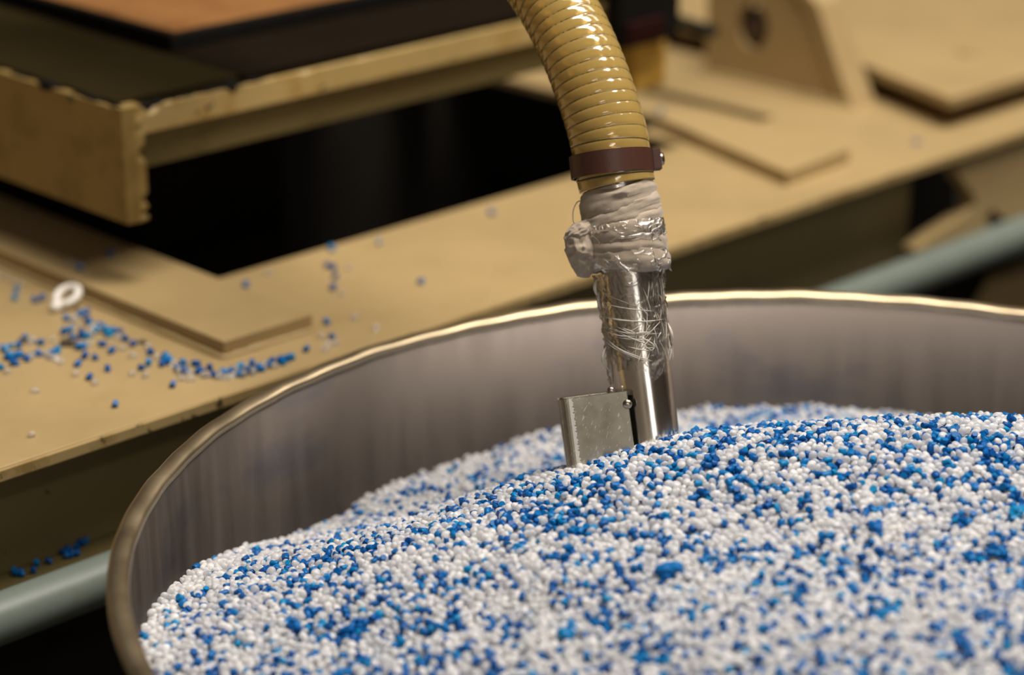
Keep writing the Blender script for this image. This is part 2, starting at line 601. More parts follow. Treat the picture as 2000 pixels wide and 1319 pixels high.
P3 = [aty(px, py, 0.478) for px, py in ((1968, 548), (2120, 480), (2120, 660), (1925, 660), (1938, 600))]
prism('lower_bracket', [(p[0], p[2]) for p in P3], 'y', 0.4785, 0.4985, M_cream, table)

# pipe along the front of the table
v, f = tube_lists([(x, 0.445, 0.6285 - 0.008 * (x + 0.9) / 2.6) for x in np.linspace(-0.9, 1.7, 14)], 0.0165, 24)
pipe = from_lists('handrail_pipe', v, f, M_pipe, None, True)
tag(pipe, 'grey-green painted pipe running below the front edge of the cream table', 'pipe')
for x in (-0.6, 0.30, 1.2):
    box('pipe_bracket', x - 0.01, x + 0.01, 0.458, 0.4995, 0.603, 0.6165, M_pipe, pipe)

# slab at the far right, a raised plate on spacers
slab = empty('raised_plate', (1.1, 0.8, ZT))
tag(slab, 'cream raised plate with a cut corner at the upper right behind the bracket', 'plate')
prism('plate', [(0.797, 0.502), (1.7, 0.502), (1.7, 1.4), (0.852, 1.4), (0.847, 0.645)], 'z', 0.741, 0.750, M_cream, slab, 0.001)
for (x, y) in ((0.90, 0.60), (1.3, 0.60), (0.92, 1.2), (1.5, 1.2)):
    v, f = lathe_lists([(0.0, ZT + 0.0004), (0.018, ZT + 0.0004), (0.018, 0.7408), (0.0, 0.7408)], 16, x, y)
    from_lists('spacer', v, f, M_olive, slab)
c = at(1890, 105, 0.75)
v, f = lathe_lists([(0.0095, 0.7502), (0.0095, 0.753), (0.007, 0.7545), (0.004, 0.7545), (0.0035, 0.7525), (0.0, 0.7525)], 14, c[0], c[1])
from_lists('bolt_head', v, f, M_cream, slab, False)

# gusset bracket with a round hole
gus = empty('gusset_bracket', (0.81, 0.72, ZT))
tag(gus, 'cream upright gusset plate with a round hole on the table behind the hose', 'bracket')
gp = [(0.622, ZT), (0.80, ZT), (0.80, 0.90), (0.705, 0.90), (0.690, 0.82), (0.672, 0.807), (0.640, 0.745), (0.628, 0.738)]
hole = [(0.741 + 0.019 * math.cos(a), 0.777 + 0.024 * math.sin(a)) for a in np.linspace(0, 2 * math.pi, 24, endpoint=False)]
prism('web', gp, 'x', 0.800, 0.818, M_cream, gus, holes=hole)
prism('flange', [(0.612, ZT), (0.624, ZT), (0.642, 0.745), (0.6745, 0.808), (0.6925, 0.82), (0.7075, 0.90), (0.694, 0.90), (0.678, 0.824), (0.660, 0.812), (0.630, 0.752)],
      'x', 0.797, 0.832, M_cream, gus)
v, f = tube_lists([(x, 0.750, 0.775) for x in np.linspace(0.806, 0.90, 5)], 0.0165, 20)
from_lists('bore_fill', v, f, M_bore_fill, gus, True)  # added dark cylinder standing in for the dark bore of the hole
pts = np.array([(0.7985, y, ZT + 0.001) for y in np.linspace(0.61, 0.80, 40)])
v, f = tube_lists(pts, 0.0035 + 0.001 * vnoise(pts * 120, 9), 8)
from_lists('weld_bead', v, f, M_cream, gus, True)

# ------------------------------------------------------------------ sliding platen frame above the opening
fr = empty('platen_frame', (0.28, 0.85, ZT))
tag(fr, 'heavy chipped cream platen frame over the dark opening at the upper left', 'machine frame')


def chipped_slab(name, x0, x1, y0, y1, z0, z1, mat, parent, chips, amp, seed):
    """a box whose upper front edge is nicked and wavy"""
    n = 160
    xs = np.linspace(x0, x1, n)
    k = np.stack([xs * 90, xs * 0, xs * 0], -1)
    w = np.clip(vnoise(k, seed) * 0.6 + vnoise(k * 2.3, seed + 1) * 0.4, 0, 1)
    fade = np.exp(-(xs - x0) / chips)
    d = amp * w * fade + 0.0006 * np.abs(vnoise(k * 1.2, seed + 2))
    V, Fc = [], []
    for i in range(n):
        V += [(xs[i], y0, z0), (xs[i], y0, z1 - d[i]), (xs[i], y0 + 0.7 * d[i] + 0.0008, z1), (xs[i], y1, z1), (xs[i], y1, z0)]
    for i in range(n - 1):
        for q in range(5):
            q2 = (q + 1) % 5
            Fc.append((i * 5 + q, i * 5 + q2, (i + 1) * 5 + q2, (i + 1) * 5 + q))
    Fc.append((0, 1, 2, 3, 4)); Fc.append(tuple((n - 1) * 5 + q for q in (4, 3, 2, 1, 0)))
    return from_lists(name, V, Fc, mat, parent)


chipped_slab('top_plate', 0.0085, 0.527, 0.653, 1.25, 0.842, 0.861, M_cream_worn, fr, 0.13, 0.012, 5)
box('front_beam', 0.0085, 0.527, 0.662, 1.20, 0.813, 0.842, M_shaded_olive, fr)
# the two upright end plates, the left with a ragged front end
n = 40
zs = np.linspace(0.779, 0.8655, n)
k = np.stack([zs * 260, zs * 0, zs * 0], -1)
nk = np.clip(vnoise(k, 11), 0, 1) * 0.004
V, Fc = [], []
for i in range(n):
    V += [(-0.0105, 0.648, zs[i]), (-0.001, 0.646, zs[i]), (0.0085 - nk[i], 0.648 + nk[i], zs[i]), (0.0085, 1.25, zs[i]), (-0.0105, 1.25, zs[i])]
for i in range(n - 1):
    for q in range(5):
        q2 = (q + 1) % 5
        Fc.append((i * 5 + q, i * 5 + q2, (i + 1) * 5 + q2, (i + 1) * 5 + q))
Fc.append((0, 1, 2, 3, 4)); Fc.append(tuple((n - 1) * 5 + q for q in (4, 3, 2, 1, 0)))
from_lists('end_plate', V, Fc, M_shaded_grimy_cream, fr)
box('lip', -0.0125, -0.0095, 0.66, 1.25, 0.856, 0.8655, M_shaded_grimy_cream, fr, 0.001)
box('end_plate', 0.527, 0.567, 0.645, 1.25, 0.779, 0.84, M_ochre, fr)
box('deck_plate', -0.006, 0.1055, 0.660, 1.25, 0.8612, 0.868, M_oily_olive, fr, 0.001)
box('deck_plate', 0.1065, 0.526, 0.657, 1.25, 0.8612, 0.868, M_oily_brown, fr, 0.001)
gp_ = np.array([(-0.008, y, 0.8640) for y in np.linspace(1.2, 0.655, 110)] + [(x, 0.6575, 0.8605) for x in np.linspace(0.0, 0.135, 60)])
gr_ = np.clip(0.0026 + 0.0036 * vnoise(gp_ * 75, 51) + 0.0016 * vnoise(gp_ * 210, 52), 0.0006, 0.0066)
v, f = tube_lists(gp_, gr_, 9)
from_lists('grease_bead', v, f, M_black, fr, True)
box('pedestal', 0.20, 0.36, 0.93, 1.08, 0.0, 0.813, M_hole_shade, fr)

tray = empty('orange_plate', (0.25, 0.9, 0.868))
tag(tray, 'orange-brown plate with a black rubber edge on top of the platen frame', 'plate')
box('rubber_edge', 0.112, 0.50, 0.752, 1.22, 0.8682, 0.881, M_black, tray, 0.002)
box('plate', 0.118, 0.49, 0.757, 1.21, 0.881, 0.8822, M_orange, tray, 0.0005)

cs = empty('motor_casing', (0.53, 0.68, 0.84))
tag(cs, 'black and dark red casing on the frame end behind the hose', 'casing')
box('casing', 0.486, 0.562, 0.625, 0.6445, 0.826, 0.93, M_black, cs, 0.004)
box('cover', 0.490, 0.535, 0.619, 0.6255, 0.832, 0.850, M_black_red, cs, 0.002)
v, f = tube_lists(catmull([(0.565, 0.82, 0.812), (0.62, 0.82, 0.810), (0.672, 0.812, 0.807), (0.686, 0.79, 0.805), (0.687, 0.75, 0.802), (0.685, 0.692, 0.799)], 5), 0.0058, 12)
from_lists('lever', v, f, M_rod, fr, True)

# ------------------------------------------------------------------ steel tub
RI, RO = 0.3885, 0.400
tub = empty('steel_tub', (0, 0, 0))
tag(tub, 'large round stainless steel tub with a rolled rim full of plastic pellets', 'tub')
v, f = lathe_lists([(RI, RIM_Z - 0.004), (RI, 0.50), (RI, 0.30), (RI, 0.06), (RI - 0.01, 0.03), (0.001, 0.03), (0.001, 0.0), (RI + 0.003, 0.0),
                    (RI + 0.003, 0.3), (RI + 0.003, RIM_Z - 0.004)], 192, closed=True)
from_lists('wall', v, f, M_tub, tub, False)
o = tub.children[0]
o.data.polygons.foreach_set('use_smooth', [abs(p.normal.z) < 0.5 for p in o.data.polygons])
prof = []
for a in np.linspace(0, math.pi, 9):        # rounded flange, wide and low
    prof.append((RI - 0.0005 + 0.006 - 0.006 * math.cos(a), RIM_Z - 0.003 + 0.003 * math.sin(a)))
prof += [(RO, RIM_Z - 0.006), (RO - 0.001, RIM_Z - 0.009), (RO - 0.004, RIM_Z - 0.010), (RI + 0.0035, RIM_Z - 0.008), (RI - 0.0005, RIM_Z - 0.006)]
v, f = lathe_lists(prof, 256, closed=True)
v = np.array(v)
ang = np.arctan2(v[:, 1], v[:, 0])
v[:, 2] += 0.0004 * np.sin(ang * 23) * np.sin(ang * 7) + 0.0003 * np.sin(ang * 61)
from_lists('rim', v, f, M_rim, tub, True)

# ------------------------------------------------------------------ pellet heap surface
CP = []


def wall_pt(px, py):
    d = ray(px, py); R = RI
    a = d[0] ** 2 + d[1] ** 2; bq = 2 * (CAM[0] * d[0] + CAM[1] * d[1]); cq = CAM[0] ** 2 + CAM[1] ** 2 - R * R
    t = (-bq + math.sqrt(bq * bq - 4 * a * cq)) / 2 / a
    return CAM + d * t


for q in ((272, 1240), (300, 1180), (350, 1130), (450, 1085), (560, 1055), (650, 1010), (750, 955), (850, 918), (950, 880),
          (1090, 838), (1330, 805), (1550, 795), (1740, 803)):
    CP.append(wall_pt(*q))
for (px, py, z) in ((1110, 955, .742), (1180, 915, .747), (1240, 882, .750), (1330, 852, .752), (1500, 837, .755), (1750, 814, .758), (2000, 824, .756),
                    (1500, 1000, .757), (1000, 1150, .735), (700, 1150, .716), (450, 1200, .700), (1500, 1300, .745), (1000, 1300, .726),
                    (600, 1300, .708), (2000, 1000, .760), (2000, 1300, .750)):
    CP.append(at(px, py, z))
CP += [np.array(c) for c in ((.10, .225, .684), (.165, .205, .688), (.225, .13, .69), (.27, .04, .69), (.388, 0, .675), (.35, -.17, .685),
                             (.2, -.33, .70), (0, -.388, .70), (-.2, -.33, .695), (-.35, -.17, .69), (-.385, .05, .69), (0.02, 0.24, 0.700))]
CP = np.array(CP)


def tps(r2):
    return np.where(r2 > 1e-12, 0.5 * r2 * np.log(np.maximum(r2, 1e-12)), 0)


n = len(CP)
K = tps(((CP[:, None, :2] - CP[None, :, :2]) ** 2).sum(-1)) + 2e-4 * np.eye(n)
Pm = np.c_[np.ones(n), CP[:, :2]]
S = np.linalg.solve(np.block([[K, Pm], [Pm.T, np.zeros((3, 3))]]), np.r_[CP[:, 2], 0, 0, 0])


def heap_z(xy):
    xy = np.atleast_2d(xy)
    out = np.empty(len(xy))
    for i in range(0, len(xy), 20000):
        q = xy[i:i + 20000]
        out[i:i + 20000] = tps(((q[:, None] - CP[None, :, :2]) ** 2).sum(-1)) @ S[:n] + S[n] + q @ S[n + 1:]
    return out


# solid mass under the loose surface pellets
V, Fc = [], []
rings, seg = 60, 180
for i in range(rings + 1):
    r = (RI - 0.0006) * i / rings
    a = np.linspace(0, 2 * math.pi, seg, endpoint=False)
    xy = np.stack([r * np.cos(a), r * np.sin(a)], 1)
    z = heap_z(xy) - 0.007
    V += [tuple(p) for p in np.c_[xy, z]]
for i in range(rings):
    for kx in range(seg):
        k2 = (kx + 1) % seg
        Fc.append((i * seg + kx, i * seg + k2, (i + 1) * seg + k2, (i + 1) * seg + kx))
heap = from_lists('pellet_heap', V, Fc, M_core, None, True)
tag(heap, 'heap of loose blue and milky white plastic pellets filling the steel tub', 'pellets', kind='stuff')


# pellet prototypes (meshes shared by every copy)
def lens_mesh(mat):
    bm = bmesh.new()
    bmesh.ops.create_uvsphere(bm, u_segments=14, v_segments=9, radius=1.0)
    for vv in bm.verts:
        x, y, z = vv.co
        rr = math.hypot(x, y)
        s = (rr ** 0.75) / max(rr, 1e-6)
        vv.co = (x * s * 1.26, y * s * 1.18, z * 0.78 + 0.05 * x * y)
    me = bpy.data.meshes.new('milky_pellet')
    bm.to_mesh(me); bm.free()
    me.materials.append(mat)
    me.polygons.foreach_set('use_smooth', [True] * len(me.polygons))
    return me


def cyl_mesh():
    bm = bmesh.new()
    bmesh.ops.create_cone(bm, cap_ends=True, cap_tris=False, segments=12, radius1=0.90, radius2=0.85, depth=2.1)
    for vv in bm.verts:
        if vv.co.z > 0: vv.co.z += 0.16 * vv.co.x
        else: vv.co.z -= 0.12 * vv.co.y
    es = [e for e in bm.edges if e.calc_face_angle(0) > 1.0]
    bmesh.ops.bevel(bm, geom=es, offset=0.07, segments=1, affect='EDGES')
    me = bpy.data.meshes.new('blue_pellet')
    bm.to_mesh(me); bm.free()
    me.materials.append(M_pb)
    me.polygons.foreach_set('use_smooth', [abs(p.normal.z) < 0.6 for p in me.polygons])
    return me


ME_W, ME_B, ME_C = lens_mesh(M_pw), cyl_mesh(), lens_mesh(M_pc)
PR = 0.00212

# ------------------------------------------------------------------ suction wand frame (needed to keep pellets out of the tube)
WD = 1.425
wa, wb = atd(1312, 1180, WD), atd(1203.5, 352, WD)
wax = (wb - wa) / np.linalg.norm(wb - wa)
WR = 0.0181
wn = -fw - wax * (-fw @ wax); wn /= np.linalg.norm(wn)       # towards the viewer's side
wu = np.cross(wax, wn) * -1
if wu @ rt < 0: wu = -wu


def wpt(u, v, w):
    """wand frame: u across, v up the tube from pixel row ~1180, w towards the open side of the tub"""
    return wa + wu * u + wax * v + wn * w


WLEN = float(np.linalg.norm(wb - wa))


def v_at_row(py):
    return WLEN * (1180 - py) / (1180 - 352)


BX0, BX1, BW0, BW1 = -0.0525, -0.0110, -0.017, 0.0205
BTOP = v_at_row(757)

# ------------------------------------------------------------------ pellets
pos, lay = [], []
s = 0.0042
for L in range(3):
    g = np.arange(-RI, RI, s)
    X, Y = np.meshgrid(g, g)
    X = X + (np.arange(len(g)) % 2)[:, None] * s * 0.5
    xy = np.stack([X.ravel(), Y.ravel()], 1) + rng.uniform(-0.48, 0.48, (X.size, 2)) * s
    xy = xy[np.hypot(xy[:, 0], xy[:, 1]) < RI - 0.0022]
    z = heap_z(xy) - L * 0.0031 + rng.uniform(-0.0012, 0.0012, len(xy))
    k = np.c_[xy * 22, np.zeros(len(xy))]
    z += 0.0022 * vnoise(k, 4) + 0.0012 * vnoise(k * 2.7, 6)
    if L == 0:
        keep = rng.random(len(xy)) < 0.86
        xy, z = xy[keep], z[keep]
    pos.append(np.c_[xy, z]); lay.append(np.full(len(xy), L))
pos, lay = np.concatenate(pos), np.concatenate(lay)
# push overlapping pellets apart a few times so that each keeps its own outline
from mathutils.kdtree import KDTree
DMIN = 0.0041
zt0 = pos[:, 2].copy()
for it in range(4):
    kd = KDTree(len(pos))
    for i_, p_ in enumerate(pos.tolist()): kd.insert(p_, i_)
    kd.balance()
    ia, ib = [], []
    for i_, p_ in enumerate(pos.tolist()):
        for (_c, j_, _d) in kd.find_range(p_, DMIN):
            if j_ > i_: ia.append(i_); ib.append(j_)
    ia, ib = np.array(ia), np.array(ib)
    d_ = pos[ia] - pos[ib]
    l_ = np.linalg.norm(d_, axis=1) + 1e-7
    mv = d_ / l_[:, None] * ((DMIN - l_) * 0.36)[:, None]
    np.add.at(pos, ia, mv); np.add.at(pos, ib, -mv)
    rad_ = np.hypot(pos[:, 0], pos[:, 1])
    k_ = np.minimum(1, (RI - 0.0022) / rad_)
    pos[:, :2] *= k_[:, None]
    pos[:, 2] = np.clip(pos[:, 2], zt0 - 0.0022, zt0 + 0.0016)
# stay clear of the wand and its shoe
q = pos - wa
qu, qv, qw = q @ wu, q @ wax, q @ wn
inside = (np.hypot(qu, qw) < WR + 0.0012) | ((qu > BX0 - 0.001) & (qu < BX1 + 0.002) & (qw > BW0 - 0.001) & (qw < BW1 + 0.0015) & (qv < BTOP))
pos, lay = pos[~inside], lay[~inside]
# share of blue: clumpy, few along the far-left wall
k3 = np.c_[pos[:, :2] * 60, np.zeros(len(pos))]
pb = 0.285 + 0.13 * vnoise(k3, 21) + 0.05 * vnoise(k3 * 0.35, 22) + 0.16 * vnoise(k3 * 2.5, 23)
rr = np.hypot(pos[:, 0], pos[:, 1])
toward = (pos[:, :2] @ fh[:2])
left = -(pos[:, :2] @ rt[:2])
pb -= 0.17 * np.clip((rr - 0.335) / 0.04, 0, 1) * (left > 0.05)
pb += 0.12 * np.clip(toward / 0.1, 0, 1) * (rr < 0.24)
blue = rng.random(len(pos)) < np.clip(pb, 0.03, 0.8)

px = prj(pos)
inview = (px[:, 0] > 5) & (px[:, 0] < 1995) & (px[:, 1] > 5) & (px[:, 1] < 1312) & (lay == 0)
single = np.zeros(len(pos), bool)
for kind, most in ((True, 170), (False, 235)):
    cand = np.where(inview & (blue == kind))[0]
    cand = cand[np.argsort(px[cand, 2])][:most]
    single[cand] = True


def rots(n, flat):
    r = rng.uniform(0, 2 * math.pi, (n, 3))
    if flat:
        r[:, 0] = rng.normal(0, 0.75, n); r[:, 1] = rng.normal(0, 0.75, n)
    return r


def gn_scatter(name, P, mesh, flat):
    me = bpy.data.meshes.new(name)
    me.vertices.add(len(P))
    me.vertices.foreach_set('co', P.astype(np.float32).ravel())
    me.attributes.new('rot', 'FLOAT_VECTOR', 'POINT').data.foreach_set('vector', rots(len(P), flat).astype(np.float32).ravel())
    sc = PR * rng.normal(1.0, 0.07, (len(P), 1)) * rng.uniform(0.88, 1.12, (len(P), 3))
    me.attributes.new('scl', 'FLOAT_VECTOR', 'POINT').data.foreach_set('vector', sc.astype(np.float32).ravel())
    proto = bpy.data.objects.new(name + '_shape', mesh)
    ng = bpy.data.node_groups.new(name, 'GeometryNodeTree')
    ng.interface.new_socket('Geometry', in_out='INPUT', socket_type='NodeSocketGeometry')
    ng.interface.new_socket('Geometry', in_out='OUTPUT', socket_type='NodeSocketGeometry')
    gi, go = ng.nodes.new('NodeGroupInput'), ng.nodes.new('NodeGroupOutput')
    ip = ng.nodes.new('GeometryNodeInstanceOnPoints')
    ob = ng.nodes.new('GeometryNodeObjectInfo'); ob.inputs['Object'].default_value = proto
    ra = ng.nodes.new('GeometryNodeInputNamedAttribute'); ra.data_type = 'FLOAT_VECTOR'; ra.inputs[0].default_value = 'rot'
    sa = ng.nodes.new('GeometryNodeInputNamedAttribute'); sa.data_type = 'FLOAT_VECTOR'; sa.inputs[0].default_value = 'scl'
    ng.links.new(gi.outputs[0], ip.inputs['Points'])
    ng.links.new(ob.outputs['Geometry'], ip.inputs['Instance'])
    ng.links.new(ra.outputs[0], ip.inputs['Rotation'])
    ng.links.new(sa.outputs[0], ip.inputs['Scale'])
    ng.links.new(ip.outputs[0], go.inputs[0])
    o = bpy.data.objects.new(name, me)
    COL.objects.link(o)
    o.parent = heap
    md = o.modifiers.new('scatter', 'NODES'); md.node_group = ng
    o['kind'] = 'stuff'
    return o


gn_scatter('white_pellets', pos[~blue & ~single], ME_W, True)
gn_scatter('blue_pellets', pos[blue & ~single], ME_B, False)


def pellet(p, is_blue, label, group, flat=True, clear=False):
    o = bpy.data.objects.new('blue_pellet' if is_blue else 'milky_pellet', ME_B if is_blue else (ME_C if clear else ME_W))
    COL.objects.link(o)
    o.location = [float(c) for c in p]
    r = rots(1, flat)[0]
    o.rotation_euler = r
    sc = PR * random.gauss(1, 0.06) * (1.12 if clear else 1.0)
    o.scale = (sc * random.uniform(.92, 1.1), sc * random.uniform(.92, 1.1), sc * random.uniform(.92, 1.1))
    tag(o, label, 'pellet', group)
    return o


for i in np.where(single)[0]:
    if blue[i]: pellet(pos[i], True, 'blue plastic pellet in the blurred nearest part of the tub heap', 'nearest blue pellets in the tub', False)
    else: pellet(pos[i], False, 'milky white plastic pellet in the blurred nearest part of the tub heap', 'nearest white pellets in the tub')

# larger lumps of fused blue plastic lying on the heap
for (x_, y_, s_, ex, lab) in ((1305, 1118, 0.0064, 0.9, 'big lump of fused blue plastic in the middle of the pellet heap'),
                              (1106, 1238, 0.0042, 1.0, 'small angular blue plastic lump near the bottom edge of the heap'),
                              (1708, 1030, 0.0042, 1.7, 'light blue plastic sliver on the right side of the heap'),
                              (1985, 1004, 0.0046, 1.5, 'dark blue plastic lump at the right edge of the heap'),
                              (1012, 1072, 0.0036, 1.3, 'small greenish blue lump on the heap left of centre')):
    p_ = at(x_, y_, 0.745)
    for _i in range(12): p_ = at(x_, y_, float(heap_z(p_[:2])[0]) + 0.002)
    bm = bmesh.new(); bmesh.ops.create_icosphere(bm, subdivisions=3, radius=1.0)
    co = np.array([vv.co[:] for vv in bm.verts])
    d_ = 1 + 0.45 * vnoise(co * 1.3 + x_, 41) + 0.15 * vnoise(co * 3.1, 42)
    ro = Matrix.Rotation(x_ * 1.7, 3, 'Z')
    for vv, q_, dd in zip(bm.verts, co, d_):
        vv.co = ro @ Vector((q_[0] * dd * s_ * ex, q_[1] * dd * s_, q_[2] * dd * s_ * 0.8)) + Vector(p_)
    o = from_bm('plastic_lump', bm, M_pb, None, False)
    tag(o, lab, 'plastic lump')

# ------------------------------------------------------------------ suction wand
wand = empty('suction_wand', wpt(0, v_at_row(900), 0))
tag(wand, 'polished steel suction wand with a sheet metal shoe stuck into the pellet heap', 'suction wand')
N = 64
V, Fc = [], []
rings = [(WR, -0.02), (WR, WLEN + 0.03), (WR - 0.0015, WLEN + 0.03), (WR - 0.0015, -0.02)]
for (r, vv) in rings:
    for j in range(N):
        a = 2 * math.pi * j / N
        V.append(wpt(r * math.cos(a), vv, r * math.sin(a)))
for i in range(4):
    for j in range(N):
        j2 = (j + 1) % N; i2 = (i + 1) % 4
        Fc.append((i * N + j, i * N + j2, i2 * N + j2, i2 * N + j))
o = from_lists('tube', V, Fc, M_wand, wand, True)
o.modifiers.new('es', 'EDGE_SPLIT').split_angle = math.radians(40)

# shoe: bent sheet, open on the tube side
rad = 0.0050
prof = [(BX1, BW1), (BX0 + rad, BW1)]
for a in np.linspace(math.pi / 2, math.pi, 7)[1:]:
    prof.append((BX0 + rad + rad * math.cos(a), BW1 - rad + rad * math.sin(a)))
for a in np.linspace(math.pi, 1.5 * math.pi, 7):
    prof.append((BX0 + rad + rad * math.cos(a), BW0 + rad + rad * math.sin(a)))
prof.append((BX1, BW0))
prof = np.array(prof)
tg = np.gradient(prof, axis=0); tg /= np.linalg.norm(tg, axis=1)[:, None]
inn = prof + np.stack([-tg[:, 1], tg[:, 0]], 1) * 0.0014
loop = list(prof) + list(inn[::-1])
V, Fc = [], []
m_ = len(loop)
v0, v1 = v_at_row(1010), BTOP
for vv in (v0, v1):
    for (u, w) in loop: V.append(wpt(u, vv, w))
for i in range(m_):
    i2 = (i + 1) % m_
    Fc.append((i, i2, m_ + i2, m_ + i))
h = len(prof)
for base in (0, m_):
    for i in range(h - 1):
        Fc.append((base + i, base + i + 1, base + m_ - 2 - i, base + m_ - 1 - i))
o = from_lists('shoe', V, Fc, M_plate, wand)
bv = o.modifiers.new('bevel', 'BEVEL'); bv.width = 0.0004; bv.segments = 2; bv.limit_method = 'ANGLE'
sh = o
# closing lid set just below the top edge
V, Fc = [], []
for vv in (BTOP - 0.0030, BTOP - 0.0016):
    for (u, w) in inn: V.append(wpt(u, vv, w))
h = len(inn)
Fc = [tuple(range(h)), tuple(range(2 * h - 1, h - 1, -1))] + [(i, (i + 1) % h, h + (i + 1) % h, h + i) for i in range(h)]
lid = from_lists('lid', V, Fc, M_plate, sh)


def stud(u, v, w, r, name):
    V, Fc = [], []
    nn = 18
    for i, (rr_, hh) in enumerate(((1.0, 0.0), (1.0, 0.22), (0.9, 0.5), (0.65, 0.75), (0.3, 0.87))):
        for j in range(nn):
            a = 2 * math.pi * j / nn
            V.append(wpt(u + r * rr_ * math.cos(a), v + r * rr_ * math.sin(a), w + r * hh * 0.9))
    for i in range(4):
        for j in range(nn):
            j2 = (j + 1) % nn
            Fc.append((i * nn + j, i * nn + j2, (i + 1) * nn + j2, (i + 1) * nn + j))
    Fc.append(tuple(4 * nn + j for j in range(nn)))
    return from_lists(name, V, Fc, M_bolt, sh, True)


stud(-0.0118, v_at_row(783), BW1 - 0.0003, 0.0029, 'rivet')
stud(-0.0200, BTOP + 0.0008, 0.0120, 0.0026, 'rivet')
# a strip of ground-off burr beside the bend
V, Fc = [], []
nb_ = 90
for t in np.linspace(0.02, 0.995, nb_):
    vv = v0 + (v1 - v0) * t
    a_, b_ = BX0 + rad + 0.0012, BX0 + rad + 0.0034 + 0.0006 * math.sin(t * 310) + 0.0004 * math.sin(t * 133)
    V += [wpt(a_, vv, BW1 - 0.0001), wpt(a_, vv, BW1 + 0.00018), wpt(b_, vv, BW1 + 0.00012), wpt(b_, vv, BW1 - 0.0001)]
for i in range(nb_ - 1):
    for q in range(4):
        q2 = (q + 1) % 4
        Fc.append((i * 4 + q, i * 4 + q2, (i + 1) * 4 + q2, (i + 1) * 4 + q))
Fc += [(0, 1, 2, 3), tuple((nb_ - 1) * 4 + q for q in (3, 2, 1, 0))]
from_lists('burr', V, Fc, M_burr, sh)

# ------------------------------------------------------------------ hose
hc = [wpt(0, WLEN * 0.985, 0)] + [atd(*q) for q in ((1197, 322, 1.4255), (1187, 262, 1.427), (1164, 185, 1.431), (1132, 100, 1.438), (1084, 5, 1.452), (1010, -100, 1.475),
                                                     (905, -205, 1.51), (770, -300, 1.56), (600, -380, 1.63), (380, -440, 1.72), (120, -470, 1.82))]
hcl = catmull(hc, 60)
seglen = np.r_[0, np.cumsum(np.linalg.norm(np.diff(hcl, axis=0), axis=1))]
tot = seglen[-1]
PITCH_H = 0.0067
HR = 0.0240
steps = int(tot / PITCH_H * 10)
sarr = np.linspace(0, tot, steps)
cl = np.stack([np.interp(sarr, seglen, hcl[:, i]) for i in range(3)], 1)
T, Nn, Bb = frames(cl)
NS = 64
th = 2 * math.pi * np.arange(NS) / NS
hose = empty('suction_hose', wpt(0, WLEN, 0))
tag(hose, 'translucent amber corrugated suction hose arching up from the steel wand', 'hose')


def hose_shell(r_off, depth, flip=False):
    ph = (sarr[:, None] / PITCH_H + th[None] / (2 * math.pi)) % 1.0
    prof = 1 - np.clip(np.abs(ph - 0.5) * 2, 0, 1) ** 3          # groove at ph = 0
    small = np.clip((0.030 - sarr) / 0.02, 0, 1)[:, None]
    R = HR - 0.0006 * small + r_off - depth * (1 - prof) * (1 - 0.6 * small)
    P = cl[:, None] + R[..., None] * (np.cos(th)[None, :, None] * Nn[:, None] + np.sin(th)[None, :, None] * Bb[:, None])
    return P


OUTP = hose_shell(0, 0.00045)
INP = hose_shell(-0.0026, 0.0)
V = list(OUTP.reshape(-1, 3)) + list(INP.reshape(-1, 3))
Fc = []
nO = steps * NS
for i in range(steps - 1):
    for j in range(NS):
        j2 = (j + 1) % NS
        Fc.append((i * NS + j, i * NS + j2, (i + 1) * NS + j2, (i + 1) * NS + j))
        Fc.append((nO + i * NS + j, nO + (i + 1) * NS + j, nO + (i + 1) * NS + j2, nO + i * NS + j2))
for j in range(NS):
    j2 = (j + 1) % NS
    Fc.append((j, nO + j, nO + j2, j2))
    e = (steps - 1) * NS
    Fc.append((e + j, e + j2, nO + e + j2, nO + e + j))
from_lists('hose_wall', V, Fc, M_hose, hose, True)
# the helical reinforcing cord in the grooves
turns = tot / PITCH_H
tt = np.linspace(0.6, turns - 0.5, int(turns * 40))
ss = tt * PITCH_H
cc = np.stack([np.interp(ss, sarr, cl[:, i]) for i in range(3)], 1)
n1 = np.stack([np.interp(ss, sarr, Nn[:, i]) for i in range(3)], 1)
b1 = np.stack([np.interp(ss, sarr, Bb[:, i]) for i in range(3)], 1)
aa = -2 * math.pi * tt
hp = cc + (HR - 0.0009) * (np.cos(aa)[:, None] * n1 + np.sin(aa)[:, None] * b1)
v, f = tube_lists(hp, 0.00068, 6)
from_lists('helix_cord', v, f, M_wire, hose, True)

# ------------------------------------------------------------------ hose clamp
clampo = empty('hose_clamp', atd(1195, 322, 1.4255))
tag(clampo, 'dark brown metal band clamp holding the hose on the wand', 'hose clamp')
ca, cb = atd(1197.5, 345, 1.4255), atd(1190, 297, 1.4260)
cax = (cb - ca) / np.linalg.norm(cb - ca)
# turn the band slightly as it sits in the photograph
cax = cax + 0.045 * wu; cax /= np.linalg.norm(cax)
cn = -fw - cax * (-fw @ cax); cn /= np.linalg.norm(cn)
cu = np.cross(cax, cn)
if cu @ rt < 0: cu = -cu
cm = (ca + cb) / 2


def cpt(u, v, w):
    return cm + cu * u + cax * v + cn * w


